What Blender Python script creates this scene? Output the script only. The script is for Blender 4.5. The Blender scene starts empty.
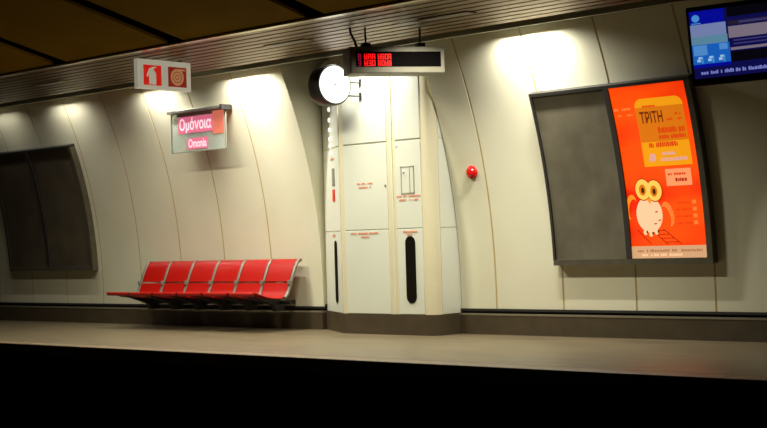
import bpy, bmesh, math, random
from mathutils import Vector, Matrix
random.seed(7)
sc = bpy.context.scene
COL = sc.collection
PI = math.pi

# ------------------------------------------------------------------ materials
def mat(name, col, rough=0.5, metal=0.0, noise=None, bump=None, spec=0.5, coat=0.0):
    """noise = (scale, amount, second colour); bump = (scale, strength)"""
    m = bpy.data.materials.new(name); m.use_nodes = True
    nt = m.node_tree; b = nt.nodes['Principled BSDF']
    b.inputs['Base Color'].default_value = (*col, 1)
    b.inputs['Roughness'].default_value = rough
    b.inputs['Metallic'].default_value = metal
    b.inputs['Specular IOR Level'].default_value = spec
    b.inputs['Coat Weight'].default_value = coat
    tc = nt.nodes.new('ShaderNodeTexCoord')
    if noise:
        n = nt.nodes.new('ShaderNodeTexNoise'); n.inputs['Scale'].default_value = noise[0]
        n.inputs['Detail'].default_value = 6
        if len(noise) > 3:
            mp = nt.nodes.new('ShaderNodeMapping'); mp.inputs['Scale'].default_value = noise[3]
            nt.links.new(tc.outputs['Object'], mp.inputs['Vector']); nt.links.new(mp.outputs['Vector'], n.inputs['Vector'])
        else:
            nt.links.new(tc.outputs['Object'], n.inputs['Vector'])
        r = nt.nodes.new('ShaderNodeValToRGB')
        r.color_ramp.elements[0].position = 0.35; r.color_ramp.elements[1].position = 0.68
        r.color_ramp.elements[0].color = (*col, 1)
        r.color_ramp.elements[1].color = (*[a + (c - a) * noise[1] for a, c in zip(col, noise[2])], 1)
        nt.links.new(n.outputs['Fac'], r.inputs['Fac']); nt.links.new(r.outputs['Color'], b.inputs['Base Color'])
    if bump:
        n2 = nt.nodes.new('ShaderNodeTexNoise'); n2.inputs['Scale'].default_value = bump[0]
        nt.links.new(tc.outputs['Object'], n2.inputs['Vector'])
        bp = nt.nodes.new('ShaderNodeBump'); bp.inputs['Strength'].default_value = bump[1]
        bp.inputs['Distance'].default_value = 0.02
        nt.links.new(n2.outputs['Fac'], bp.inputs['Height']); nt.links.new(bp.outputs['Normal'], b.inputs['Normal'])
    return m

def emat(name, col, s=1.0):
    m = bpy.data.materials.new(name); m.use_nodes = True
    b = m.node_tree.nodes['Principled BSDF']
    b.inputs['Base Color'].default_value = (*[c * 0.3 for c in col], 1)
    b.inputs['Roughness'].default_value = 0.4
    b.inputs['Emission Color'].default_value = (*col, 1)
    b.inputs['Emission Strength'].default_value = s
    return m

def srgb(r, g, b):
    return tuple(((c / 255) / 12.92 if c / 255 <= 0.04045 else ((c / 255 + 0.055) / 1.055) ** 2.4) for c in (r, g, b))

M = {}
M['enamel'] = mat('wall_enamel', (0.70, 0.675, 0.51), 0.32, noise=(0.9, 0.5, (0.61, 0.575, 0.41)), bump=(1.3, 0.05), coat=0.1)
M['joint'] = mat('joint_ochre', (0.46, 0.36, 0.15), 0.6, noise=(6, 0.5, (0.34, 0.25, 0.09)))
M['pillar_cream'] = mat('pillar_cream', (0.70, 0.645, 0.44), 0.35, noise=(2, 0.4, (0.63, 0.575, 0.38)))
M['pillar_panel'] = mat('pillar_panel', (0.67, 0.685, 0.575), 0.3, noise=(1.4, 0.4, (0.60, 0.625, 0.53)))
M['dark_gap'] = mat('dark_gap', (0.012, 0.010, 0.008), 0.7, noise=(5, 0.5, (0.02, 0.017, 0.012)))
M['plinth'] = mat('brown_plinth', (0.075, 0.056, 0.031), 0.4, noise=(5, 0.7, (0.05, 0.036, 0.02)))
M['ledge'] = mat('ledge_stone', (0.17, 0.145, 0.095), 0.4, noise=(8, 0.6, (0.22, 0.19, 0.13)))
M['floor'] = mat('platform_stone', (0.165, 0.13, 0.074), 0.38, noise=(3.2, 0.8, (0.105, 0.08, 0.044), (0.35, 1.6, 1)), bump=(40, 0.05))
M['coping'] = mat('edge_coping', (0.21, 0.15, 0.08), 0.5, noise=(5, 0.6, (0.14, 0.10, 0.05)))
M['trench'] = mat('trench_unlit', (0.006, 0.006, 0.006), 0.95, noise=(4, 0.5, (0.010, 0.009, 0.008)), spec=0.05)  # near-black colour stands in for the darkness down in the trench
M['slat'] = mat('ceiling_slat', (0.17, 0.10, 0.024), 0.40, metal=0.85, noise=(1.1, 0.5, (0.11, 0.062, 0.014), (0.3, 6, 1)), spec=0.2)
M['cove_paint'] = mat('cove_paint', (0.50, 0.50, 0.36), 0.45, noise=(3, 0.4, (0.42, 0.42, 0.3)))
M['void'] = mat('ceiling_void', (0.006, 0.005, 0.003), 0.9, noise=(3, 0.5, (0.01, 0.008, 0.005)), spec=0.05)
M['vault'] = mat('vault_panel', (0.25, 0.15, 0.004), 0.8, noise=(1.2, 0.5, (0.18, 0.105, 0.003)), spec=0.05)
M['trim'] = mat('edge_trim', (0.80, 0.70, 0.48), 0.26, metal=0.85, noise=(0.7, 0.8, (0.42, 0.35, 0.2), (1, 6, 6)))
M['red'] = mat('red_shell', (0.36, 0.005, 0.002), 0.32, noise=(60, 0.35, (0.25, 0.003, 0.001)), bump=(120, 0.06), coat=0.12, spec=0.25)
M['steel'] = mat('grey_steel', (0.27, 0.25, 0.21), 0.4, metal=0.6, noise=(9, 0.4, (0.2, 0.185, 0.155)))
M['black'] = mat('black_steel', (0.014, 0.013, 0.013), 0.45, noise=(9, 0.4, (0.022, 0.02, 0.018)))
M['box_frame'] = mat('poster_frame', (0.16, 0.145, 0.10), 0.38, metal=0.5, noise=(7, 0.5, (0.10, 0.09, 0.06)))
M['box_edge'] = mat('poster_edge_rubber', (0.02, 0.018, 0.014), 0.6, noise=(7, 0.4, (0.03, 0.026, 0.02)))
M['blank'] = mat('blank_poster_board', (0.135, 0.118, 0.078), 0.6, noise=(2.6, 0.9, (0.085, 0.072, 0.044)), bump=(9, 0.06))
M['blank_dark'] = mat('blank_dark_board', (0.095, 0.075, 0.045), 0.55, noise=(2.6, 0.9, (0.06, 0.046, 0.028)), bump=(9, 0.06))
M['led_case'] = mat('led_case', (0.22, 0.21, 0.16), 0.45, metal=0.2, noise=(7, 0.5, (0.17, 0.16, 0.12)))
M['led_screen'] = mat('led_screen', (0.0015, 0.001, 0.001), 0.6, noise=(30, 0.4, (0.002, 0.001, 0.001)), spec=0.03)
M['sign_glow'] = emat('sign_glow', (0.80, 0.77, 0.62), 0.28); M['sign_glow'].node_tree.nodes['Principled BSDF'].inputs['Base Color'].default_value = (0.8, 0.78, 0.68, 1)
M['sign_white'] = mat('sign_white', (0.82, 0.80, 0.70), 0.4, noise=(3, 0.3, (0.74, 0.71, 0.6)))
M['ext_red'] = emat('ext_red', srgb(225, 30, 14), 0.5); M['ext_red'].node_tree.nodes['Principled BSDF'].inputs['Base Color'].default_value = (*srgb(214, 22, 14), 1)
M['sign_red'] = mat('sign_red', srgb(214, 22, 14), 0.4, noise=(5, 0.3, srgb(180, 14, 10)))
M['sign_maroon'] = emat('sign_maroon', srgb(150, 30, 14), 0.55)
M['sign_tan'] = emat('sign_tan', srgb(186, 132, 88), 0.6)
M['text_red'] = mat('text_red', srgb(216, 146, 116), 0.5, noise=(20, 0.3, srgb(206, 128, 100)))
M['soft_line'] = mat('seam_soft', (0.34, 0.33, 0.25), 0.5, noise=(9, 0.3, (0.28, 0.27, 0.2)))
M['grey_line'] = mat('seam_grey', (0.20, 0.20, 0.15), 0.5, noise=(9, 0.4, (0.15, 0.15, 0.11)))
M['button'] = mat('red_button', srgb(205, 22, 12), 0.3, noise=(12, 0.3, srgb(170, 14, 8)), coat=0.4)
M['lamp_body'] = mat('lamp_body', (0.25, 0.23, 0.2), 0.5, noise=(7, 0.4, (0.2, 0.18, 0.15)))
M['clock_black'] = mat('clock_black', (0.012, 0.012, 0.011), 0.35, noise=(7, 0.4, (0.02, 0.02, 0.018)))
M['clock_face'] = emat('clock_face', (1.0, 1.0, 0.97), 1.1)
M['dot_white'] = emat('dot_white', (1.0, 0.97, 0.86), 1.0)
M['tube'] = emat('tube_glow', (1.0, 0.95, 0.82), 4.0)
M['led_red'] = emat('led_red', srgb(255, 10, 14), 1.0)
M['led_dim'] = emat('led_dim', srgb(150, 14, 50), 0.8)
M['pink'] = emat('sign_pink', srgb(236, 116, 146), 0.72)
M['pink_text'] = emat('sign_text', srgb(255, 214, 222), 1.0)
M['salmon'] = emat('sign_salmon', srgb(228, 122, 98), 0.7)
def glass_mat():
    m = bpy.data.materials.new('sign_glass'); m.use_nodes = True
    nt = m.node_tree; out = nt.nodes['Material Output']; b = nt.nodes['Principled BSDF']
    b.inputs['Base Color'].default_value = (0.55, 0.60, 0.54, 1); b.inputs['Roughness'].default_value = 0.2
    tr = nt.nodes.new('ShaderNodeBsdfTransparent'); tr.inputs['Color'].default_value = (0.86, 0.92, 0.88, 1)
    mx = nt.nodes.new('ShaderNodeMixShader'); mx.inputs['Fac'].default_value = 0.35
    nt.links.new(tr.outputs[0], mx.inputs[1]); nt.links.new(b.outputs[0], mx.inputs[2]); nt.links.new(mx.outputs[0], out.inputs['Surface'])
    return m
M['glass'] = glass_mat()
# poster inks (backlit)
def ink(name, r, g, b, s=1.0): M[name] = emat('poster_' + name, srgb(r, g, b), s)
def orange_film():
    m = emat('poster_orange', srgb(252, 66, 4), 1.0); nt = m.node_tree; b = nt.nodes['Principled BSDF']
    tc = nt.nodes.new('ShaderNodeTexCoord'); n = nt.nodes.new('ShaderNodeTexNoise')
    mp = nt.nodes.new('ShaderNodeMapping'); mp.inputs['Scale'].default_value = (0.8, 1, 1.9)
    n.inputs['Scale'].default_value = 1.0; n.inputs['Detail'].default_value = 1
    r = nt.nodes.new('ShaderNodeValToRGB')
    r.color_ramp.elements[0].position = 0.38; r.color_ramp.elements[0].color = (*srgb(228, 26, 4), 1)
    r.color_ramp.elements[1].position = 0.56; r.color_ramp.elements[1].color = (*srgb(255, 78, 6), 1)
    nt.links.new(tc.outputs['Object'], mp.inputs['Vector']); nt.links.new(mp.outputs['Vector'], n.inputs['Vector'])
    nt.links.new(n.outputs['Fac'], r.inputs['Fac']); nt.links.new(r.outputs['Color'], b.inputs['Emission Color'])
    M['p_orange'] = m
orange_film()
ink('p_yellow', 236, 152, 14); ink('p_gold', 212, 112, 10); ink('p_white', 250, 196, 150); ink('p_cream', 238, 196, 140)
ink('p_eye', 240, 196, 84); ink('p_brown', 96, 30, 4); ink('p_redtext', 214, 58, 6); ink('p_pale', 250, 120, 50)
ink('p_lilac', 216, 160, 150); ink('p_strip', 206, 158, 116); ink('p_stripdark', 168, 112, 76); ink('p_wing', 250, 140, 30); ink('p_dark', 60, 26, 8)
ink('p_line', 176, 34, 4); ink('p_box', 244, 150, 96)
# screen colours
ink('s_blue', 6, 12, 150, 0.9); ink('s_navy', 14, 14, 74, 0.9); ink('s_pale', 116, 130, 176, 0.9); ink('s_sea', 92, 136, 160, 0.9)
ink('s_mid', 26, 96, 190, 0.9); ink('s_sky', 80, 140, 206, 0.9); ink('s_white', 160, 196, 226, 0.9); ink('s_taupe', 124, 112, 126, 0.9)
ink('s_violet', 60, 56, 108, 0.9); ink('s_black', 8, 6, 14, 0.9); ink('s_text', 120, 126, 200, 0.9); ink('s_cyan', 70, 140, 210, 0.9); ink('s_dusk', 36, 30, 48, 0.9)

# ------------------------------------------------------------------ mesh helpers
class MB:
    def __init__(s): s.v = []; s.f = []; s.mi = []; s.mats = []
    def m(s, key):
        if key not in s.mats: s.mats.append(key)
        return s.mats.index(key)
    def add(s, verts, faces, key, xf=None):
        o = len(s.v); k = s.m(key)
        for p in verts: s.v.append(tuple(xf(*p)) if xf else tuple(p))
        for f in faces: s.f.append([i + o for i in f]); s.mi.append(k)
        return s
    def box(s, x0, x1, y0, y1, z0, z1, key, xf=None):
        v = [(x, y, z) for z in (z0, z1) for y in (y0, y1) for x in (x0, x1)]
        return s.add(v, [(0, 2, 3, 1), (4, 5, 7, 6), (0, 1, 5, 4), (2, 6, 7, 3), (0, 4, 6, 2), (1, 3, 7, 5)], key, xf)
    def extrude(s, pts, lo, hi, key, axis=2, xf=None):
        """pts: closed outline in the two other axes (kept in x,y,z order), extruded along axis"""
        n = len(pts)
        def mk(p, h):
            q = list(p); q.insert(axis, h); return q
        v = [mk(p, lo) for p in pts] + [mk(p, hi) for p in pts]
        f = [(i, (i + 1) % n, n + (i + 1) % n, n + i) for i in range(n)] + [tuple(range(n))[::-1], tuple(range(n, 2 * n))]
        return s.add(v, f, key, xf)
    def sheet(s, prof, t, x0, x1, key, round_x=0.0):
        """a bent sheet: prof = list of (y,z), thickness t, swept over X"""
        top = prof; bot = []
        for i, (y, z) in enumerate(prof):
            a = prof[max(i - 1, 0)]; b = prof[min(i + 1, len(prof) - 1)]
            d = Vector((b[0] - a[0], b[1] - a[1])).normalized(); bot.append((y + d.y * t, z - d.x * t))
        ring = top + bot[::-1]
        return s.extrude(ring, x0, x1, key, axis=0)
    def tube(s, pts, r, key, n=10, cap=True):
        pts = [Vector(p) for p in pts]; o = len(s.v); k = s.m(key)
        for i, p in enumerate(pts):
            d = (pts[min(i + 1, len(pts) - 1)] - pts[max(i - 1, 0)]).normalized()
            a = d.cross(Vector((0, 0, 1)));
            if a.length < 1e-3: a = d.cross(Vector((0, 1, 0)))
            a.normalize(); b = d.cross(a)
            for j in range(n):
                t = 2 * PI * j / n; s.v.append(tuple(p + r * (math.cos(t) * a + math.sin(t) * b)))
        for i in range(len(pts) - 1):
            for j in range(n):
                s.f.append([o + i * n + j, o + i * n + (j + 1) % n, o + (i + 1) * n + (j + 1) % n, o + (i + 1) * n + j]); s.mi.append(k)
        if cap:
            s.f.append([o + j for j in range(n)][::-1]); s.mi.append(k)
            e = o + (len(pts) - 1) * n; s.f.append([e + j for j in range(n)]); s.mi.append(k)
        return s
    def lathe(s, prof, key, n=40, xf=None):
        """prof (r,h) revolved about local Z"""
        v = []; f = []
        for r, h in prof:
            for j in range(n):
                t = 2 * PI * j / n; v.append((r * math.cos(t), r * math.sin(t), h))
        for i in range(len(prof) - 1):
            for j in range(n):
                f.append((i * n + j, i * n + (j + 1) % n, (i + 1) * n + (j + 1) % n, (i + 1) * n + j))
        f.append(tuple(range(n))[::-1]); f.append(tuple(range((len(prof) - 1) * n, len(prof) * n)))
        return s.add(v, f, key, xf)
    def build(s, name, parent=None, smooth=False, bevel=0.0, loc=None, inv=None):
        me = bpy.data.meshes.new(name)
        me.from_pydata(s.v, [], s.f)
        for k in s.mats: me.materials.append(M[k])
        for p, i in zip(me.polygons, s.mi): p.material_index = i
        bm = bmesh.new(); bm.from_mesh(me); bmesh.ops.recalc_face_normals(bm, faces=bm.faces); bm.to_mesh(me); bm.free()
        o = bpy.data.objects.new(name, me); COL.objects.link(o)
        if parent is not None:
            o.parent = parent
        if bevel:
            b = o.modifiers.new('Bevel', 'BEVEL'); b.width = bevel; b.segments = 2; b.limit_method = 'ANGLE'; b.angle_limit = math.radians(40)
        if smooth:
            for p in me.polygons: p.use_smooth = True
            bm = bmesh.new(); bm.from_mesh(me)
            for e in bm.edges:
                if len(e.link_faces) == 2 and e.calc_face_angle(0) > math.radians(38): e.smooth = False
            bm.to_mesh(me); bm.free()
        return o

def tag(o, label=None, cat=None, group=None, kind=None):
    if label: o['label'] = label
    if cat: o['category'] = cat
    if group: o['group'] = group
    if kind: o['kind'] = kind
    return o
def root(name, loc, label, cat, group=None, rot=(0, 0, 0)):
    o = bpy.data.objects.new(name, None); o.location = loc; o.rotation_euler = rot; o.empty_display_size = 0.2
    COL.objects.link(o); return tag(o, label, cat, group)
def shift(mb, loc):
    mb.v = [(x - loc[0], y - loc[1], z - loc[2]) for x, y, z in mb.v]; return mb
def struct(o): o['kind'] = 'structure'; return o

def text_mesh(txt, size, depth=0.0, bold=False):
    """triangulated text outline centred on origin, returns verts (x,z) and faces, normalised"""
    cu = bpy.data.curves.new('txt', 'FONT'); cu.body = txt; cu.size = size; cu.align_x = 'CENTER'; cu.align_y = 'CENTER'
    cu.resolution_u = 3
    if bold: cu.offset = size * 0.022
    ob = bpy.data.objects.new('txt', cu); COL.objects.link(ob)
    dg = bpy.context.evaluated_depsgraph_get(); me = bpy.data.meshes.new_from_object(ob.evaluated_get(dg))
    v = [(p.co.x, p.co.y) for p in me.vertices]; f = [tuple(p.vertices) for p in me.polygons]
    bpy.data.objects.remove(ob); bpy.data.curves.remove(cu); bpy.data.meshes.remove(me)
    return v, f
def fit_text(txt, u0, u1, v0, v1, bold=False):
    v, f = text_mesh(txt, 1.0, bold=bold)
    a0 = min(p[0] for p in v); a1 = max(p[0] for p in v); b0 = min(p[1] for p in v); b1 = max(p[1] for p in v)
    return [(u0 + (p[0] - a0) / (a1 - a0) * (u1 - u0), v0 + (p[1] - b0) / (b1 - b0) * (v1 - v0)) for p in v], f

# ------------------------------------------------------------------ the vaulted wall
P = 1.05; X0 = -18.47            # panel width and one joint
ZC = 3.74                        # slatted ceiling height
NL, NR = X0 + 4 * P, -11.70      # niche of the service pillar
def yw(z): return -0.75 * max(0.0, (z - 0.35) / 3.39) ** 2.25
_zz = [0.30 + i * 0.005 for i in range(761)]
_ss = [0.0]
for a, b in zip(_zz, _zz[1:]): _ss.append(_ss[-1] + math.hypot(b - a, yw(b) - yw(a)))
def z_of(s):
    if s <= 0: return 0.30 + s
    lo, hi = 0, len(_ss) - 1
    if s >= _ss[-1]: return _zz[-1]
    while hi - lo > 1:
        m = (lo + hi) // 2
        if _ss[m] <= s: lo = m
        else: hi = m
    return _zz[lo] + 0.005 * (s - _ss[lo]) / (_ss[hi] - _ss[lo])
def s_of(z): 
    i = min(max(int((z - 0.30) / 0.005), 0), len(_ss) - 1); return _ss[i]
def wp(x, s, off):               # point on the wall: along X, arc length s up the curve, off = distance out into the room
    z = z_of(s); y = yw(z); e = 0.01
    ty, tz = yw(z + e) - yw(z - e), 2 * e; l = math.hypot(ty, tz); ty /= l; tz /= l
    return (x, y - tz * off, z + ty * off)
def slab(mb, x0, x1, s0, s1, o0, o1, key, n=14):
    v = []; f = []
    for i in range(n + 1):
        s = s0 + (s1 - s0) * i / n
        for o in (o0, o1):
            for x in (x0, x1): v.append(wp(x, s, o))
    for i in range(n):
        a = 4 * i; b = a + 4
        f += [(a, b, b + 1, a + 1), (a + 2, a + 3, b + 3, b + 2), (a, a + 2, b + 2, b), (a + 1, b + 1, b + 3, a + 3)]
    f += [(0, 1, 3, 2), (4 * n, 4 * n + 2, 4 * n + 3, 4 * n + 1)]
    return mb.add(v, f, key)
STOP = s_of(4.02)
mb = MB()
edges = [X0 + i * P for i in range(-11, 5)]
edges2 = [NR] + [X0 + i * P for i in range(7, 21)]
g = 0.013
for ed in (edges, edges2):
    for a, b in zip(ed, ed[1:]):
        slab(mb, a + (0 if a == NR else g), b - (0 if b == ed[-1] and ed is edges else g), 0.03, STOP, -0.03, 0.0, 'enamel', 26)
    slab(mb, ed[0] + (0.012 if ed is edges2 else 0), ed[-1] - 0.012, 0.03, STOP, -0.06, -0.004, 'joint', 26)
# returns and back of the niche that holds the pillar
for X, d in ((NL - 0.004, -0.03), (NR + 0.004, 0.03)):
    pts = [(yw(0.33 + i * 0.09) + 0.012, 0.33 + i * 0.09) for i in range(42)]
    pts = pts + [(0.30, pts[-1][1]), (0.30, 0.33)]
    mb.extrude(pts, min(X, X + d), max(X, X + d), 'enamel', axis=0)
mb.box(NL - 0.03, NR + 0.03, 0.30, 0.34, 0.0, 4.0, 'enamel')
struct(mb.build('wall_back', smooth=True))

# skirting plinth with a stone ledge and a dark shadow gap over it
mb = MB()
for a, b in ((edges[0], NL + 0.02), (NR - 0.01, edges2[-1])):
    mb.box(a, b, -0.05, 0.25, 0.0, 0.245, 'plinth')
    mb.box(a, b, -0.055, 0.25, 0.245, 0.268, 'ledge')
    mb.box(a, b, 0.03, 0.25, 0.268, 0.36, 'dark_gap')
    mb.box(a, b, -0.018, 0.05, 0.300, 0.328, 'dark_gap')
struct(mb.build('baseboard_back'))

# platform, its coping, its face and the track bed, both coloured black as unlit
XL, XR = edges[0], edges2[-1]
mb = MB().box(XL, XR, -3.30, 0.25, -0.15, 0.0, 'floor')
struct(mb.build('floor'))
mb = MB().box(XL, XR, -3.595, -3.30, -0.15, 0.0, 'coping')
struct(mb.build('trim_1', bevel=0.012))
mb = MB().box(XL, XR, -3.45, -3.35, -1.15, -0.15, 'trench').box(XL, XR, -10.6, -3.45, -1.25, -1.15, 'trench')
struct(mb.build('floor_track_bed'))

# slatted ceiling: slats run along the platform, dark void above, open cove slot beside the wall
YS = -3.30; COVE = -1.06
mb = MB(); y = YS + 0.06; pitch = 0.20
while y + pitch < COVE - 0.02:
    mb.box(XL, XR, y, y + pitch - 0.045, ZC, ZC + 0.03, 'slat'); y += pitch
mb.box(XL, XR, COVE - 0.05, COVE, ZC - 0.035, ZC + 0.16, 'cove_paint')
mb.box(XL, XR, YS, -0.70, ZC + 0.17, ZC + 0.20, 'void')
mb.box(XL, XR, -0.86, -0.80, ZC + 0.010, ZC + 0.10, 'void')  # unseen lip, added to cut off the tube light near the wall top
struct(mb.build('ceiling'))
mb = MB().box(XL, XR, YS - 0.05, YS + 0.04, ZC - 0.015, ZC + 0.012, 'trim').box(XL, XR, YS - 0.02, YS + 0.03, ZC + 0.01, ZC + 0.25, 'void')
struct(mb.build('trim_2'))
# vault over the tracks: broad panels with dark gaps between them
mb = MB(); gap = 0.15; VP = 2.42; xs = [-13.33 + k * VP for k in range(-7, 7)]
def vz(y): return ZC + 0.0 + 0.24 * (YS - y)
for a, b in zip(xs, xs[1:]):
    ys = [YS - 0.07 - i * 0.8 for i in range(10)]
    pts = [(y_, vz(y_)) for y_ in ys] + [(y_, vz(y_) + 0.04) for y_ in ys[::-1]]
    mb.extrude(pts, a + gap, b - gap, 'vault', axis=0)
pts = [(YS, vz(YS) + 0.16), (-10.6, vz(-10.6) + 0.16), (-10.6, vz(-10.6) + 0.2), (YS, vz(YS) + 0.2)]
mb.extrude(pts, xs[0], xs[-1], 'void', axis=0)
struct(mb.build('ceiling_vault'))

# ------------------------------------------------------------------ service pillar
PX = (-12.6, -0.25, 0.0)
pil = root('service_pillar', PX, 'tall cream service pillar with panel doors standing in the wall niche', 'pillar')
A = Vector((NL + 0.04, 0.05)); B = Vector((-13.36, -0.50)); FR, SR = -11.80, -11.725
def plan(o=0.0):
    pts = [(A.x - o, A.y), (A.x - o, A.y - o), (B.x - o * 0.5, B.y - o)]
    r = 0.13
    for i in range(8):
        t = i / 7 * PI / 2; pts.append((SR - r + (r + o) * math.sin(t), -0.50 + r - (r + o) * math.cos(t)))
    pts += [(SR + o, 0.20), (A.x - o, 0.20)]
    return pts
mb = MB().extrude(plan(), 0.27, ZC + 0.1, 'pillar_cream'); shift(mb, PX).build('body', pil, smooth=True)
mb = MB().extrude(plan(0.02), 0.0, 0.27, 'plinth'); shift(mb, PX).build('plinth', pil, smooth=True)
def fpanel(x0, x1, z0, z1, name='panel', key='pillar_panel', d=0.012):
    mb = MB().box(x0, x1, -0.50 - d, -0.49, z0, z1, key); return shift(mb, PX).build(name, pil, bevel=0.004)
g2 = 0.008
for (x0, x1) in ((-13.30, -12.50), (-12.345, -11.905)):
    for z0, z1 in ((0.275, 1.395), (1.405, 2.555), (2.575, ZC - 0.01)):
        fpanel(x0, x1, z0, z1, 'panel' if z0 > 2 else 'door')
fpanel(-12.42, -12.40, 0.275, ZC - 0.01, 'cover_strip', 'pillar_panel')
for x0, x1 in ((-13.30, -12.50), (-12.345, -11.905)):                 # dark seams between door leaves
    for z in (1.40, 2.565):
        fpanel(x0, x1, z - 0.008, z + 0.008, 'seam', 'soft_line', 0.006)
# side panels
def flank(t0, t1, z0, z1, d, key):
    d0 = (B - A).normalized(); n = Vector((d0.y, -d0.x));  n = n if n.y < 0 else -n
    L = (B - A).length
    p = [A + d0 * t0 * L - n * 0.01, A + d0 * t1 * L - n * 0.01, A + d0 * t1 * L + n * d, A + d0 * t0 * L + n * d]
    return MB().extrude([(q.x, q.y) for q in p], z0, z1, key)
for z0, z1 in ((0.275, 1.395), (1.405, 2.555), (2.575, ZC - 0.01)):
    shift(flank(0.02, 0.93, z0, z1, 0.012, 'pillar_panel'), PX).build('side_panel', pil)
    mb = MB().box(SR - 0.01, SR + 0.010, -0.37, 0.18, z0, z1, 'pillar_panel'); shift(mb, PX).build('side_panel', pil)
tag(shift(flank(0.555, 0.675, 2.04, 2.28, 0.022, 'grey_line'), PX).build('nameplate', pil), 'dark grey upright plate on the side panel')
tag(shift(flank(0.555, 0.675, 1.82, 1.985, 0.022, 'sign_red'), PX).build('nameplate', pil), 'red upright plate on the side panel')
def capsule(x, z0, z1, r, n=10):
    pts = [(x + r * math.cos(t), z1 - r + r * math.sin(t)) for t in [PI * i / n for i in range(n + 1)]]
    pts += [(x + r * math.cos(t), z0 + r + r * math.sin(t)) for t in [PI + PI * i / n for i in range(n + 1)]]
    return pts
mb = MB().extrude(capsule(-12.12, 0.42, 1.30, 0.085), -0.520, -0.505, 'void', axis=1)
tag(shift(mb, PX).build('slot_grille', pil), 'long black rounded vent slot low on the right door')
d0 = (B - A).normalized(); nn = Vector((d0.y, -d0.x)); nn = nn if nn.y < 0 else -nn
def fl_xf(x, y, z):   # x along flank, y out of it
    q = A + d0 * x + nn * y; return (q.x, q.y, z)
mb = MB(); pts = capsule(0.66, 0.40, 1.27, 0.07); mb.extrude(pts, 0.013, 0.022, 'void', axis=1, xf=fl_xf)
tag(shift(mb, PX).build('slot_grille', pil), 'long black rounded vent slot on the angled side')
# small hatch with its frame and catch
mb = MB()
for a in ((-12.25, -12.02, 2.205, 2.218), (-12.25, -12.02, 1.855, 1.868), (-12.25, -12.237, 1.855, 2.218), (-12.033, -12.02, 1.855, 2.218), (-12.10, -12.09, 1.86, 2.21)):
    mb.box(a[0], a[1], -0.520, -0.508, a[2], a[3], 'soft_line')
hf = shift(mb, PX).build('hatch_frame', pil)
mb = MB().box(-12.235, -12.035, -0.516, -0.509, 1.870, 2.203, 'pillar_panel'); shift(mb, PX).build('hatch', pil)
mb = MB().lathe([(0.018, 0), (0.018, 0.015), (0.010, 0.022)], 'sign_white', 12, lambda x, y, z: (-12.20 + x, -0.515 - z, 2.15 + y)); shift(mb, PX).build('catch', pil)
mb = MB().lathe([(0.016, 0), (0.016, 0.010), (0.009, 0.014)], 'steel', 12, lambda x, y, z: (-12.53 + x, -0.51 - z, 1.98 + y)); shift(mb, PX).build('lock', pil)
mb = MB().lathe([(0.020, 0), (0.020, 0.010), (0.009, 0.014)], 'sign_white', 12, lambda x, y, z: (-12.32 + x, -0.51 - z, 2.50 + y)); shift(mb, PX).build('lock', pil)
# unreadable red stencil lines
def stencil(x0, x1, z, h, y=-0.5165, xf=None):
    mb = MB(); x = x0
    while x < x1 - 0.01:
        w = min(random.uniform(0.018, 0.034), x1 - x)
        if random.random() > 0.13: mb.box(x, x + w * 0.82, y, y + 0.006, z, z + h * random.uniform(0.8, 1.0), 'text_red', xf)
        x += w
    return mb
for x0, x1, z in ((-13.05, -12.76, 2.015), (-13.02, -12.79, 1.965), (-12.335, -11.915, 1.815), (-12.29, -11.95, 1.765),
                  (-13.19, -12.68, 1.345), (-13.03, -12.84, 1.295), (-12.24, -11.99, 1.345), (-12.17, -12.05, 1.305)):
    shift(stencil(x0, x1, z, 0.024), PX).build('stencil_text', pil)
mb = stencil(0.50, 0.68, 2.40, 0.03, 0.014, fl_xf); shift(mb, PX).build('stencil_text', pil)
mb = stencil(0.50, 0.70, 1.33, 0.03, 0.014, fl_xf); shift(mb, PX).build('stencil_text', pil)
for z, t in ((3.12, .455), (2.97, .46), (2.83, .465), (2.70, .475), (2.60, .48), (2.50, .50)):  # column of small emissive white domes on the angled side
    mb = MB().lathe([(0.036, 0.0), (0.034, 0.012), (0.022, 0.024), (0.0001, 0.028)], 'dot_white', 16, lambda x, y, h: fl_xf(t * 1.07 + x, 0.012 + h, z + y))
    shift(mb, PX).build('white_dome', pil, smooth=True)

# ------------------------------------------------------------------ poster boxes
def light_box(name, xs, s0, s1, board, label, lit=None):
    xm = (xs[0] + xs[-1]) / 2; loc = (xm, yw(z_of(s0)), z_of(s0))
    r = root(name, loc, label, 'poster case')
    mb = MB(); fw = 0.055; dp = 0.11
    slab(mb, xs[0], xs[-1], s0, s0 + fw * 1.3, 0.004, dp, 'box_frame', 2); slab(mb, xs[0], xs[-1], s1 - fw * 0.75, s1, 0.004, dp, 'box_edge', 2)
    for x in xs:
        a, b = (x, x + fw * .6) if x == xs[0] else ((x - fw * 1.3, x) if x == xs[-1] else (x - fw * .6, x + fw * .6))
        slab(mb, a, b, s0 + fw * 1.3, s1 - fw * 0.75, 0.004, dp + 0.002, 'box_frame' if x == xs[-1] else 'box_edge', 16)
    shift(mb, loc).build('frame', r, smooth=True)
    for i in range(len(xs) - 1):
        a = xs[i] + fw * 0.6; b = xs[i + 1] - (fw * 1.3 if i + 2 == len(xs) else fw * 0.6)
        mb = MB(); lit_here = lit == i
        slab(mb, a, b, s0 + fw * 1.3, s1 - fw * 0.75, 0.004, 0.085, 'p_orange' if lit_here else board, 18)
        if lit_here: artwork(mb, a, b, s0 + fw * 1.3, s1 - fw * 0.75)
        o = shift(mb, loc).build('poster' if lit_here else 'backing_board', r, smooth=True)
        if lit_here: tag(o, 'lit orange poster with a cartoon owl and yellow panel')
        else: tag(o, 'empty dull grey board')
    return r
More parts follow.
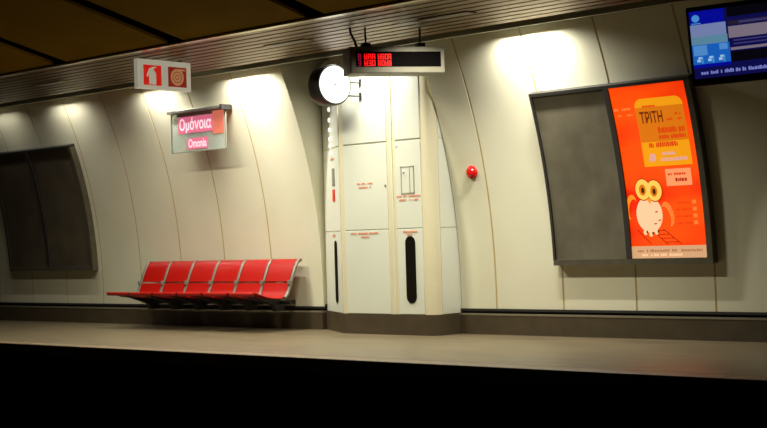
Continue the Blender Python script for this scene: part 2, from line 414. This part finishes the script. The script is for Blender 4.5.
def flat(mb, outline, o, key):   # a printed shape on the poster, ink film o above the paper
    c = (sum(p[0] for p in outline) / len(outline), sum(p[1] for p in outline) / len(outline))
    v = [wp(c[0], c[1], o)] + [wp(p[0], p[1], o) for p in outline]; n = len(outline)
    mb.add(v, [(0, 1 + i, 1 + (i + 1) % n) for i in range(n)], key)
def rect(mb, x0, x1, s0, s1, o, key, n=8):
    v = []; f = []
    for i in range(n + 1):
        for x in (x0, x1): v.append(wp(x, s0 + (s1 - s0) * i / n, o))
    for i in range(n): f.append((2 * i, 2 * i + 1, 2 * i + 3, 2 * i + 2))
    mb.add(v, f, key)
def ell(cx, cs, rx, rs, n=28, rot=0, a0=0, a1=2 * PI):
    out = []
    for i in range(n):
        t = a0 + (a1 - a0) * i / n; x, s = rx * math.cos(t), rs * math.sin(t)
        out.append((cx + x * math.cos(rot) - s * math.sin(rot), cs + x * math.sin(rot) + s * math.cos(rot)))
    return out
def stroke(mb, p, q, w, o, key):
    dx, ds = q[0] - p[0], q[1] - p[1]; l = math.hypot(dx, ds); nx, ns = -ds / l * w / 2, dx / l * w / 2
    v = [wp(p[0] + nx, p[1] + ns, o), wp(p[0] - nx, p[1] - ns, o), wp(q[0] - nx, q[1] - ns, o), wp(q[0] + nx, q[1] + ns, o)]
    mb.add(v, [(0, 1, 2, 3)], key)
def words(mb, x0, x1, s, h, o, key):
    x = x0
    while x < x1 - 0.008:
        w = min(random.uniform(0.018, 0.04), x1 - x)
        if random.random() > 0.16: rect(mb, x, x + w * 0.78, s, s + h * random.uniform(0.75, 1), o, key, 1)
        x += w
def artwork(mb, a, b, s0, s1):
    o = 0.087
    # yellow rounded panel
    r = 0.10; x0, x1, y0, y1 = -8.70, -8.075, 1.74, 2.55; pts = []
    for cx, cs, t in ((x1 - r, y1 - r, 0), (x0 + r, y1 - r, PI / 2), (x0 + r, y0 + r * .4, PI), (x1 - r, y0 + r * .4, 1.5 * PI)):
        rr = r if cs > 2 else r * .4
        for i in range(7): pts.append((cx + (rr if cs > 2 else r) * math.cos(t + PI / 2 * i / 6), cs + rr * math.sin(t + PI / 2 * i / 6)))
    # drawn as horizontal bands so that it follows the curve
    for i in range(70):
        lo = y0 + (y1 - y0) * i / 70; hi = y0 + (y1 - y0) * (i + 1) / 70
        inset = 0.0
        if hi > y1 - r: d = (lo + hi) / 2 - (y1 - r); inset = r - math.sqrt(max(r * r - d * d, 0))
        rect(mb, x0 + inset, x1 - inset, lo, hi, o, 'p_yellow' if lo < 2.02 or lo > 2.44 else 'p_gold', 1)
    o2 = o + 0.002
    v, f = fit_text('ΤΡΙΤΗ', -8.655, -8.36, 2.255, 2.395, bold=True)
    mb.add([wp(p[0], p[1], o2) for p in v], f, 'p_brown')
    words(mb, -8.60, -8.40, 2.445, 0.025, o2, 'p_redtext')
    words(mb, -8.31, -8.12, 2.27, 0.03, o2, 'p_redtext'); words(mb, -8.22, -8.12, 2.33, 0.03, o2, 'p_redtext')
    words(mb, -8.45, -8.10, 2.13, 0.075, o2, 'p_redtext'); words(mb, -8.45, -8.10, 2.06, 0.05, o2, 'p_redtext')
    words(mb, -8.60, -8.22, 1.965, 0.06, o2, 'p_redtext')
    words(mb, -8.62, -8.53, 1.80, 0.10, o2, 'p_lilac'); words(mb, -8.44, -8.24, 1.865, 0.04, o2, 'p_lilac'); words(mb, -8.47, -8.12, 1.795, 0.045, o2, 'p_lilac')
    # small pale caption box
    rect(mb, -8.44, -8.11, 1.50, 1.70, o2, 'p_box', 4)
    words(mb, -8.41, -8.15, 1.625, 0.03, o2 + .002, 'p_redtext'); words(mb, -8.32, -8.15, 1.55, 0.04, o2 + .002, 'p_line')
    words(mb, -8.98, -8.75, 2.43, 0.035, o2, 'p_pale'); words(mb, -8.94, -8.74, 2.36, 0.025, o2, 'p_pale')
    # owl
    flat(mb, ell(-8.95, 1.27, 0.075, 0.15, rot=-0.15), o, 'p_wing'); flat(mb, ell(-8.925, 1.235, 0.06, 0.13, rot=-0.15), o + .001, 'p_orange')
    flat(mb, ell(-8.47, 1.17, 0.075, 0.15, rot=0.2), o, 'p_pale'); flat(mb, ell(-8.50, 1.135, 0.06, 0.13, rot=0.2), o + .001, 'p_orange')
    flat(mb, ell(-8.715, 1.175, 0.175, 0.215), o2, 'p_white')
    for cx, cs in ((-8.79, 0.965), (-8.715, 0.945), (-8.64, 0.965)): flat(mb, ell(cx, cs, 0.026, 0.034), o2, 'p_cream'); flat(mb, ell(cx + .025, cs + .005, 0.010, 0.018), o2 + .002, 'p_dark')
    for cx, cs in ((-8.635, 1.20), (-8.60, 1.10), (-8.66, 1.06)): stroke(mb, (cx, cs), (cx + 0.035, cs + 0.006), 0.014, o2 + .002, 'p_line')
    for cx, cs in ((-8.765, 1.475), (-8.615, 1.455)):
        flat(mb, ell(cx, cs, 0.110, 0.135), o2 + .002, 'p_line'); flat(mb, ell(cx, cs, 0.099, 0.123), o2 + .004, 'p_eye')
        flat(mb, ell(cx - 0.005, cs - 0.005, 0.046, 0.066), o2 + .006, 'p_gold'); flat(mb, ell(cx, cs - 0.01, 0.020, 0.036), o2 + .008, 'p_dark')
    flat(mb, [(-8.73, 1.36), (-8.655, 1.36), (-8.69, 1.30)], o2 + .006, 'p_wing')
    # track lines of the drawing, the faint text at its side, the strip at the foot
    for d in (0.0, 0.09): stroke(mb, (-8.72 + d * 1.9, 1.00), (-8.50 + d * 2.0, 0.815), 0.013, o, 'p_line')
    for t in (0.1, 0.35, 0.6, 0.85): stroke(mb, (-8.72 + 0.22 * t, 1.0 - 0.185 * t), (-8.55 + 0.23 * t, 1.0 - 0.185 * t), 0.011, o, 'p_line')
    stroke(mb, (-8.90, 1.0), (-8.72, 0.82), 0.013, o, 'p_line')
    for s in (1.29, 1.21, 1.13, 1.05): words(mb, -8.36, -8.16, s, 0.022, o, 'p_redtext'); rect(mb, -8.14, -8.09, s - .01, s + .035, o, 'p_pale', 1)
    rect(mb, a, b, s0, 0.80, o, 'p_strip', 3); words(mb, a + 0.08, b - 0.06, 0.73, 0.03, o2, 'p_stripdark'); words(mb, a + 0.14, b - 0.3, 0.68, 0.03, o2, 'p_white')
light_box('poster_case', (-10.12, -9.03, -7.925), 0.585, 2.760, 'blank', 'double poster case whose one half is a lit orange owl poster', lit=1)
light_box('poster_case', (-22.15, -20.92, -19.62), 0.605, 2.790, 'blank_dark', 'dark empty double poster case on the dim wall beyond the red bench')

# ------------------------------------------------------------------ red bench
BX0, SP = -18.055, 0.5775
bench = root('bench', (BX0 + 3 * SP, -0.3, 0.0), 'row of six red shell seats cantilevered from the pale wall', 'bench')
BL = bench.location
seat_prof = [(-0.885, 0.490), (-0.905, 0.515), (-0.895, 0.540), (-0.86, 0.548), (-0.78, 0.530), (-0.66, 0.500), (-0.55, 0.480), (-0.46, 0.472), (-0.41, 0.482), (-0.375, 0.515), (-0.345, 0.575), (-0.305, 0.685)]
back_prof = [(-0.300, 0.705), (-0.262, 0.805), (-0.222, 0.905), (-0.192, 0.965), (-0.165, 1.005), (-0.135, 1.025), (-0.100, 1.022), (-0.080, 1.000), (-0.082, 0.975)]
hw = SP / 2 - 0.035
def yy(p): return [(-0.08 + (y + 0.08) * 1.17, z) for y, z in p]
seat_prof = [(y, z + max(0, -0.70 - y) * 0.16) for y, z in seat_prof]
seat_prof = yy(seat_prof); back_prof = yy(back_prof)
def sheet_c(prof, t): return shift(MB().sheet([(y, z) for y, z in prof], t, -hw, hw, 'red'), (0, BL.y, 0))
br = [(-0.82, 0.515), (-0.62, 0.476), (-0.44, 0.455), (-0.37, 0.48), (-0.24, 0.42), (-0.01, 0.42), (-0.01, 0.36), (-0.235, 0.355), (-0.225, 0.275), (-0.37, 0.275), (-0.405, 0.36), (-0.50, 0.40), (-0.62, 0.44)]
first = {}
for k in range(6):
    cx = BX0 + SP * (k + 0.5) - BL.x
    if k == 0:
        br = [(-0.08 + (y + 0.08) * 1.12 if y < -0.4 else y - 0.03 * (y < -0.3), z + 0.006 * (y < -0.4)) for y, z in br]
        s = sheet_c(seat_prof, 0.014).build('seat', bench, smooth=True, bevel=0.004)
        t = sheet_c(back_prof, 0.014).build('backrest', bench, smooth=True, bevel=0.004)
        b = shift(MB().extrude(br, -0.045, 0.045, 'black', axis=0), (0, BL.y, 0)).build('bracket', bench, bevel=0.006)
        first = dict(seat=s, backrest=t, bracket=b)
        for o in first.values(): o.location.x = cx
        tag(b, 'black steel wall bracket')
    else:
        for o in first.values():
            c = o.copy(); COL.objects.link(c); c.parent = bench; c.location.x = cx
fr = [(y, z) for y, z in seat_prof[8:]] + back_prof[:7]
f0 = None
for k in range(7):
    cx = BX0 + SP * k - BL.x
    if f0 is None:
        f0 = shift(MB().sheet([(y - 0.004, z + 0.006) for y, z in fr], 0.034, -0.021, 0.021, 'steel'), (0, BL.y, 0)).build('side_frame', bench, smooth=True, bevel=0.006)
        f0.location.x = cx; tag(f0, 'grey steel frame between the shells')
        k0 = shift(MB().box(-0.022, 0.022, -0.385, -0.330, 0.660, 0.720, 'grey_line'), (0, BL.y, 0)).build('frame_joint', bench, bevel=0.006); k0.location.x = cx
    else:
        for o in (f0, k0):
            c = o.copy(); COL.objects.link(c); c.parent = bench; c.location.x = cx
mb = MB().tube([(BX0 + 0.02, -0.32, 0.40), (BX0 + 6 * SP - 0.02, -0.32, 0.40)], 0.022, 'black', 12)
shift(mb, BL).build('beam', bench, smooth=True)

# ------------------------------------------------------------------ station name sign (edge-lit glass under a grey bar)
gl = (-16.42, -0.62, 3.0); gs_at = (-16.20, -0.62, 2.975)
gs = root('station_sign', gl, 'glass station name sign lit pink on the wall over the red bench', 'sign')
mb = MB().box(-17.10, -15.70, -0.72, -0.56, 3.315, 3.365, 'steel').box(-15.72, -15.66, -0.75, -0.54, 3.29, 3.375, 'black')
shift(mb, gl).build('bar', gs, bevel=0.006)
for x in (-16.9, -15.85):
    mb = MB().box(x, x + 0.04, -0.60, yw(3.31) + 0.01, 3.32, 3.36, 'steel'); shift(mb, gl).build('arm', gs)
mb = MB().box(-17.085, -15.705, -0.646, -0.634, 2.68, 3.315, 'glass'); shift(mb, gl).build('pane', gs)
mb = MB()
for a in ((-17.09, -15.70, 2.675, 2.688), (-17.09, -17.075, 2.68, 3.315), (-15.715, -15.70, 2.68, 3.315)): mb.box(a[0], a[1], -0.650, -0.630, a[2], a[3], 'grey_line')
shift(mb, gl).build('pane_edge', gs)
mb = MB().box(-16.90, -16.02, -0.6495, -0.6465, 2.985, 3.255, 'pink').box(-16.02, -15.74, -0.6495, -0.6465, 2.93, 3.30, 'salmon').box(-16.68, -16.15, -0.6495, -0.6465, 2.72, 2.90, 'pink')  # emissive plates stand in for the glow around the letters
shift(mb, gl).build('glow_plate', gs)
for txt, u0, u1, v0, v1 in (('Ομόνοια', -16.86, -16.05, 2.99, 3.235), ('Omonia', -16.64, -16.18, 2.745, 2.885)):
    v, f = fit_text(txt, u0, u1, v0, v1, bold=True)
    mb = MB().add([(p[0], -0.652, p[1]) for p in v], f, 'pink_text'); shift(mb, gl).build('lettering', gs)
gs.location = gs_at; gs.scale = (0.91, 1, 0.93)

# ------------------------------------------------------------------ hanging fire-equipment sign
fl = (-14.64, -2.52, ZC)
fs = root('fire_sign', fl, 'white hanging sign with red extinguisher and hose reel pictograms', 'sign')
def fxf(x, y, z): return (y, x, z)       # x runs across the sign (towards the wall), y is thickness
mb = MB().box(-0.45, 0.45, -0.035, 0.035, -0.405, -0.015, 'sign_glow', fxf); mb.build('panel', fs, bevel=0.006)
for x in (-0.3, 0.3): MB().box(x - 0.02, x + 0.02, -0.015, 0.015, -0.03, 0.0, 'steel', fxf).build('hanger', fs)
mb = MB().box(-0.35, -0.055, 0.035, 0.038, -0.355, -0.09, 'ext_red', fxf)
ext = [(-0.27, -0.345), (-0.155, -0.345), (-0.155, -0.20), (-0.175, -0.165), (-0.195, -0.155), (-0.195, -0.135), (-0.15, -0.118), (-0.155, -0.105), (-0.22, -0.115), (-0.27, -0.14), (-0.30, -0.20), (-0.315, -0.24), (-0.295, -0.25), (-0.275, -0.20)]
mb.extrude([(p[0] + 0.01, p[1]) for p in ext], 0.038, 0.041, 'sign_glow', axis=1, xf=fxf)
tag(mb.build('pictogram', fs), 'red square with a white fire extinguisher')
mb = MB().box(0.06, 0.37, 0.035, 0.038, -0.355, -0.09, 'sign_maroon', fxf)
def ring(r0, r1, cx, cz, key):
    n = 28; v = []; f = []
    for i in range(n):
        t = 2 * PI * i / n; v += [(cx + r0 * math.cos(t), 0.041, cz + r0 * math.sin(t)), (cx + r1 * math.cos(t), 0.041, cz + r1 * math.sin(t))]
    for i in range(n): j = (i + 1) % n; f.append((2 * i, 2 * i + 1, 2 * j + 1, 2 * j))
    mb.add(v, f, key, fxf)
ring(0.078, 0.112, 0.21, -0.225, 'sign_tan'); ring(0.035, 0.066, 0.21, -0.225, 'sign_tan'); ring(0.0, 0.024, 0.21, -0.225, 'sign_tan')
mb.box(0.21, 0.35, 0.0385, 0.0405, -0.135, -0.112, 'sign_tan', fxf)
tag(mb.build('pictogram', fs), 'dark red square with a tan hose reel')

# ------------------------------------------------------------------ LED departure display
lc = (-10.92, -2.07, 3.335)
led = root('departure_display', (lc[0], lc[1], 3.19), 'hanging grey display box with glowing red letters under the ceiling', 'display', rot=(0, math.radians(-0.6), math.radians(59.0)))
LW, LD, LH = 1.15, 0.34, 0.31     # local: x along the box (towards the wall), -y is the face
mb = MB().box(-LW / 2, LW / 2, -LD / 2, LD / 2, 0, LH, 'led_case'); mb.build('case', led, bevel=0.012)
mb = MB().box(-LW / 2 + 0.07, LW / 2 - 0.05, -LD / 2 - 0.004, -LD / 2 + 0.01, 0.075, LH - 0.06, 'led_screen'); mb.build('screen', led)
mb = MB(); X = -LW / 2 + 0.09
def glyphs(mb, x0, n, z0, h, w, gapx, key):
    for i in range(n):
        x = x0 + i * (w + gapx); t = w * 0.20
        pat = random.choice(((1, 1, 1, 1, 1), (1, 1, 0, 1, 1), (1, 1, 1, 0, 1), (0, 1, 1, 1, 1), (1, 1, 1, 1, 0)))
        y0, y1 = -LD / 2 - 0.007, -LD / 2 - 0.004
        if pat[0]: mb.box(x, x + t * 1.5, y0, y1, z0, z0 + h, key)
        if pat[1]: mb.box(x + w - t * 1.5, x + w, y0, y1, z0, z0 + h, key)
        if pat[2]: mb.box(x, x + w, y0, y1, z0 + h - t * 1.5, z0 + h, key)
        if pat[3]: mb.box(x, x + w, y0, y1, z0 + h * .42, z0 + h * .42 + t * 1.4, key)
        if pat[4]: mb.box(x, x + w, y0, y1, z0, z0 + t * 1.5, key)
for z0 in (0.083, 0.158):
    mb = MB(); glyphs(mb, X, 1, z0, 0.066, 0.036, 0, 'led_dim'); glyphs(mb, X + 0.075, 3, z0, 0.066, 0.040, 0.007, 'led_red'); glyphs(mb, X + 0.240, 4, z0, 0.066, 0.036, 0.006, 'led_red')
    tag(mb.build('lettering', led), 'row of glowing red letters')
for x in (-0.335, 0.335):
    mb = MB().tube([(x, 0, LH), (x, 0, ZC + 0.01 - 3.19)], 0.012, 'black', 10); mb.build('rod', led)
    mb = MB().box(x - 0.05, x + 0.05, -0.05, 0.05, LH - 0.002, LH + 0.06, 'black'); mb.build('mount', led, bevel=0.006)
mb = MB().tube([(-0.44, 0.02, LH), (-0.455, 0.02, LH + 0.08), (-0.50, 0.03, LH + 0.17), (-0.51, 0.03, ZC + 0.01 - 3.19)], 0.014, 'black', 8); mb.build('cable', led, smooth=True)

# ------------------------------------------------------------------ platform clock on its bracket
ck = (-13.04, -1.0, 3.335)
clk = root('platform_clock', ck, 'round white-faced station clock in a black case on the pillar', 'clock')
ax = Vector((math.cos(math.radians(-11)), math.sin(math.radians(-11)), 0)); sd = Vector((-ax.y, ax.x, 0))
def cxf(x, y, z):
    q = sd * x + ax * z + Vector((0, 0, y)); return (q.x, q.y, q.z)
R = 0.262
mb = MB().lathe([(R, -0.125), (R + 0.012, -0.10), (R + 0.012, 0.10), (R, 0.125), (R - 0.012, 0.125)], 'clock_black', 48, cxf); mb.build('case', clk, smooth=True)
mb = MB().lathe([(R - 0.012, 0.120), (R - 0.016, 0.129), (0.0001, 0.131)], 'clock_face', 48, cxf); mb.build('dial', clk, smooth=True)
mb = MB().lathe([(0.014, 0.129), (0.014, 0.138)], 'steel', 12, cxf); mb.build('centre_pin', clk)
for z in (0.055, -0.125):
    MB().tube([(0.02, 0.2, z), (0.11, 0.495, z)], 0.009, 'black', 8).build('bracket_rod', clk)
    MB().box(0.095, 0.125, 0.465, 0.488, z - 0.05, z + 0.05, 'black').build('wall_plate', clk, bevel=0.004)

# ------------------------------------------------------------------ red alarm button on the wall
bp = wp(-11.32, 1.812, 0.0)
bt = root('alarm_button', bp, 'small red round alarm button on the bare wall beside the pillar', 'button')
mb = MB().lathe([(0.085, 0.0), (0.085, 0.02), (0.075, 0.028)], 'sign_red', 28, lambda x, y, z: (x, -z, y)); mb.build('housing', bt, smooth=True)
mb = MB().lathe([(0.062, 0.026), (0.062, 0.045), (0.045, 0.066), (0.0001, 0.074)], 'button', 28, lambda x, y, z: (x, -z, y)); mb.build('push_cap', bt, smooth=True)

# ------------------------------------------------------------------ information screen
tv = root('information_screen', (-6.385, -2.0, 2.745), 'black hanging information screen with blue weather panel', 'screen', rot=(math.radians(8), math.radians(-0.5), math.radians(7)))
TW, TH = 1.16, 0.655
mb = MB().box(-TW / 2 - 0.035, TW / 2 + 0.035, 0.0, 0.09, -0.075, TH + 0.045, 'black'); mb.build('casing', tv, bevel=0.01)
mb = MB(); y0, y1 = -0.004, 0.0
KU = 0.60
def scr(u0, u1, v0, v1, key, d=0.0):
    if key not in ('s_navy', 's_text'): u0, u1 = (u0 * KU if u0 < 0.56 else KU * 0.56 + (u0 - 0.56) * 1.5), (u1 * KU if u1 < 0.56 else min(1, KU * 0.56 + (u1 - 0.56) * 1.5))
    mb.box(-TW / 2 + u0 * TW, -TW / 2 + u1 * TW, y0 - d, y1, v0 * TH, v1 * TH, key)
scr(0, 1, 0, 1, 's_navy')
scr(0.0, 0.50, 0.80, 1.0, 's_blue', .001); scr(0.0, 0.52, 0.50, 0.80, 's_pale', .001); scr(0.0, 0.53, 0.50, 0.62, 's_sea', .0015)
scr(0.0, 0.55, 0.20, 0.50, 's_mid', .001); scr(0.0, 0.55, 0.16, 0.21, 's_blue', .0015); scr(0.02, 0.22, 0.34, 0.49, 's_sky', .0015); scr(0.40, 0.52, 0.40, 0.49, 's_sky', .0015)
for u in (0.06, 0.22, 0.38):
    scr(u, u + 0.05, 0.245, 0.285, 's_white', .002); scr(u + 0.06, u + 0.09, 0.22, 0.32, 's_cyan', .002); scr(u + 0.02, u + 0.08, 0.29, 0.32, 's_white', .002)
pts = [(-TW / 2 + 0.062 + 0.04 * math.cos(t), 0.585 + 0.036 * math.sin(t)) for t in [2 * PI * i / 20 for i in range(20)]]
mb.extrude(pts, y0 - .002, y1, 's_cyan', axis=1); scr(0.02, 0.16, 0.81, 0.825, 's_cyan', .002)
scr(0.55, 1.0, 0.86, 1.0, 's_black', .001); scr(0.55, 1, 0.74, 0.80, 's_dusk', .001); scr(0.62, 0.80, 0.755, 0.785, 's_violet', .0015)
scr(0.55, 0.88, 0.55, 0.72, 's_taupe', .001); scr(0.88, 1.0, 0.50, 0.76, 's_violet', .001)
for v in (0.50, 0.45): scr(0.58, 1, v, v + 0.02, 's_violet', .001)
scr(0.56, 0.92, 0.37, 0.41, 's_taupe', .001); scr(0.56, 1.0, 0.20, 0.35, 's_black', .001)
x = 0.06
while x < 0.97:
    w = random.uniform(0.012, 0.026)
    if random.random() > .15: scr(x, x + w * .8, 0.055, 0.055 + random.uniform(.035, .055), 's_text', .001)
    x += w
mb.build('display', tv)
mb = MB().tube([(0.1, 0.14, 0.35), (0.1, 0.14, 0.70), (0.1, 0.05, ZC - 2.80 + 0.02)], 0.03, 'black', 12).box(-0.05, 0.25, 0.085, 0.16, 0.25, 0.45, 'black'); mb.build('ceiling_mount', tv)

# ------------------------------------------------------------------ ceiling lamps
def area(name, loc, sx, sy, power, aim, spread, col=(1.0, 0.945, 0.76), parent=None):
    l = bpy.data.lights.new(name, 'AREA'); l.shape = 'RECTANGLE'; l.size = sx; l.size_y = sy; l.energy = power; l.color = col; l.spread = math.radians(spread)
    o = bpy.data.objects.new(name, l); COL.objects.link(o); o.location = loc
    d = Vector(aim); o.rotation_euler = d.to_track_quat('-Z', 'Y').to_euler()
    if abs(aim[0]) < 1e-6:
        z = -d.normalized(); xx = Vector((1, 0, 0)); yy = z.cross(xx); o.rotation_euler = Matrix((xx, yy, z)).transposed().to_euler()
    if parent is not None: o.parent = parent; o.matrix_parent_inverse = Matrix.Translation(-Vector(parent.location))
    return o
place = {-21.3: 'over the far end of the dim wall', -19.4: 'over the dark empty poster case', -17.05: 'past the hanging fire sign', -14.95: 'over the red bench and station sign',
         -12.65: 'over the service pillar', -9.95: 'over the double poster case'}
COVE_P = {-21.3: 5, -19.4: 13, -17.05: 26, -14.95: 70, -12.65: 30, -9.95: 80}
for x in COVE_P:
    r = root('cove_lamp', (x, -0.96, ZC + 0.16), 'recessed tube lamp in the ceiling slot ' + place[x], 'lamp', 'tube lamps in the ceiling slot')
    mb = MB().box(-0.36, 0.36, -0.05, 0.05, -0.03, 0.0, 'lamp_body').box(-0.37, -0.355, -0.09, 0.16, -0.14, 0.0, 'lamp_body').box(0.355, 0.37, -0.09, 0.16, -0.14, 0.0, 'lamp_body'); mb.build('housing', r)
    mb = MB().tube([(-0.33, 0, -0.05), (0.33, 0, -0.05)], 0.013, 'tube', 10); mb.build('tube', r)
    area('tube_light', (x, -0.96, ZC + 0.085), 0.64, 0.05, COVE_P[x], (0, 0.35, -1), 150, (1.0, 0.965, 0.87), parent=r)
DOWN_P = {-20.15: 4, -17.6: 34, -15.05: 72, -12.5: 88, -9.95: 62}  # lamps not seen, added to light the wall from the front
where = {-20.15: 'facing the dark empty poster case', -17.6: 'out beyond the end of the bench', -15.05: 'in front of the red bench', -12.5: 'in front of the pillar',
         -9.95: 'in front of the double poster case'}
for x in DOWN_P:
    r = root('added_lamp', (x, -2.25, ZC), 'flat slim lamp added to the brown slatted ceiling ' + where[x], 'lamp', 'added flat lamps in the slatted ceiling')
    MB().box(-0.36, 0.36, -0.085, 0.085, -0.012, 0.02, 'slat').build('housing', r)
    MB().box(-0.34, 0.34, -0.065, 0.065, -0.0135, -0.011, 'lamp_body').build('diffuser', r)
    area('added_front_light', (x, -2.25, ZC - 0.018), 0.66, 0.12, DOWN_P[x], (0, 0.05, -1), 140, parent=r)

# ------------------------------------------------------------------ world, camera, view
w = bpy.data.worlds.new('station_dark'); w.use_nodes = True; sc.world = w
w.node_tree.nodes['Background'].inputs['Color'].default_value = (1.0, 0.8, 0.5, 1); w.node_tree.nodes['Background'].inputs['Strength'].default_value = 0.0
yaw, pitch, roll, D, H = 0.7401, 0.0192, -0.03, 14.2877, 1.2468
fw = Vector((-math.sin(yaw) * math.cos(pitch), math.cos(yaw) * math.cos(pitch), math.sin(pitch))); rr = Vector((math.cos(yaw), math.sin(yaw), 0)); up = rr.cross(fw)
r2 = rr * math.cos(roll) + up * math.sin(roll); u2 = -rr * math.sin(roll) + up * math.cos(roll)
cam = bpy.data.cameras.new('camera'); cam.sensor_width = 36; cam.lens = 1400 / 767 * 36; cam.clip_end = 200
co = bpy.data.objects.new('camera', cam); COL.objects.link(co)
mt = Matrix((r2, u2, -fw)).transposed().to_4x4(); mt.translation = Vector((0, -D, H)); co.matrix_world = mt
sc.camera = co
sc.view_settings.view_transform = 'Standard'; sc.view_settings.look = 'None'; sc.view_settings.gamma = 1; sc.view_settings.exposure = 0.0
sc.view_settings.use_curve_mapping = False
sc.cycles.use_denoising = True; sc.cycles.sample_clamp_indirect = 4; sc.cycles.max_bounces = 10; sc.cycles.diffuse_bounces = 6
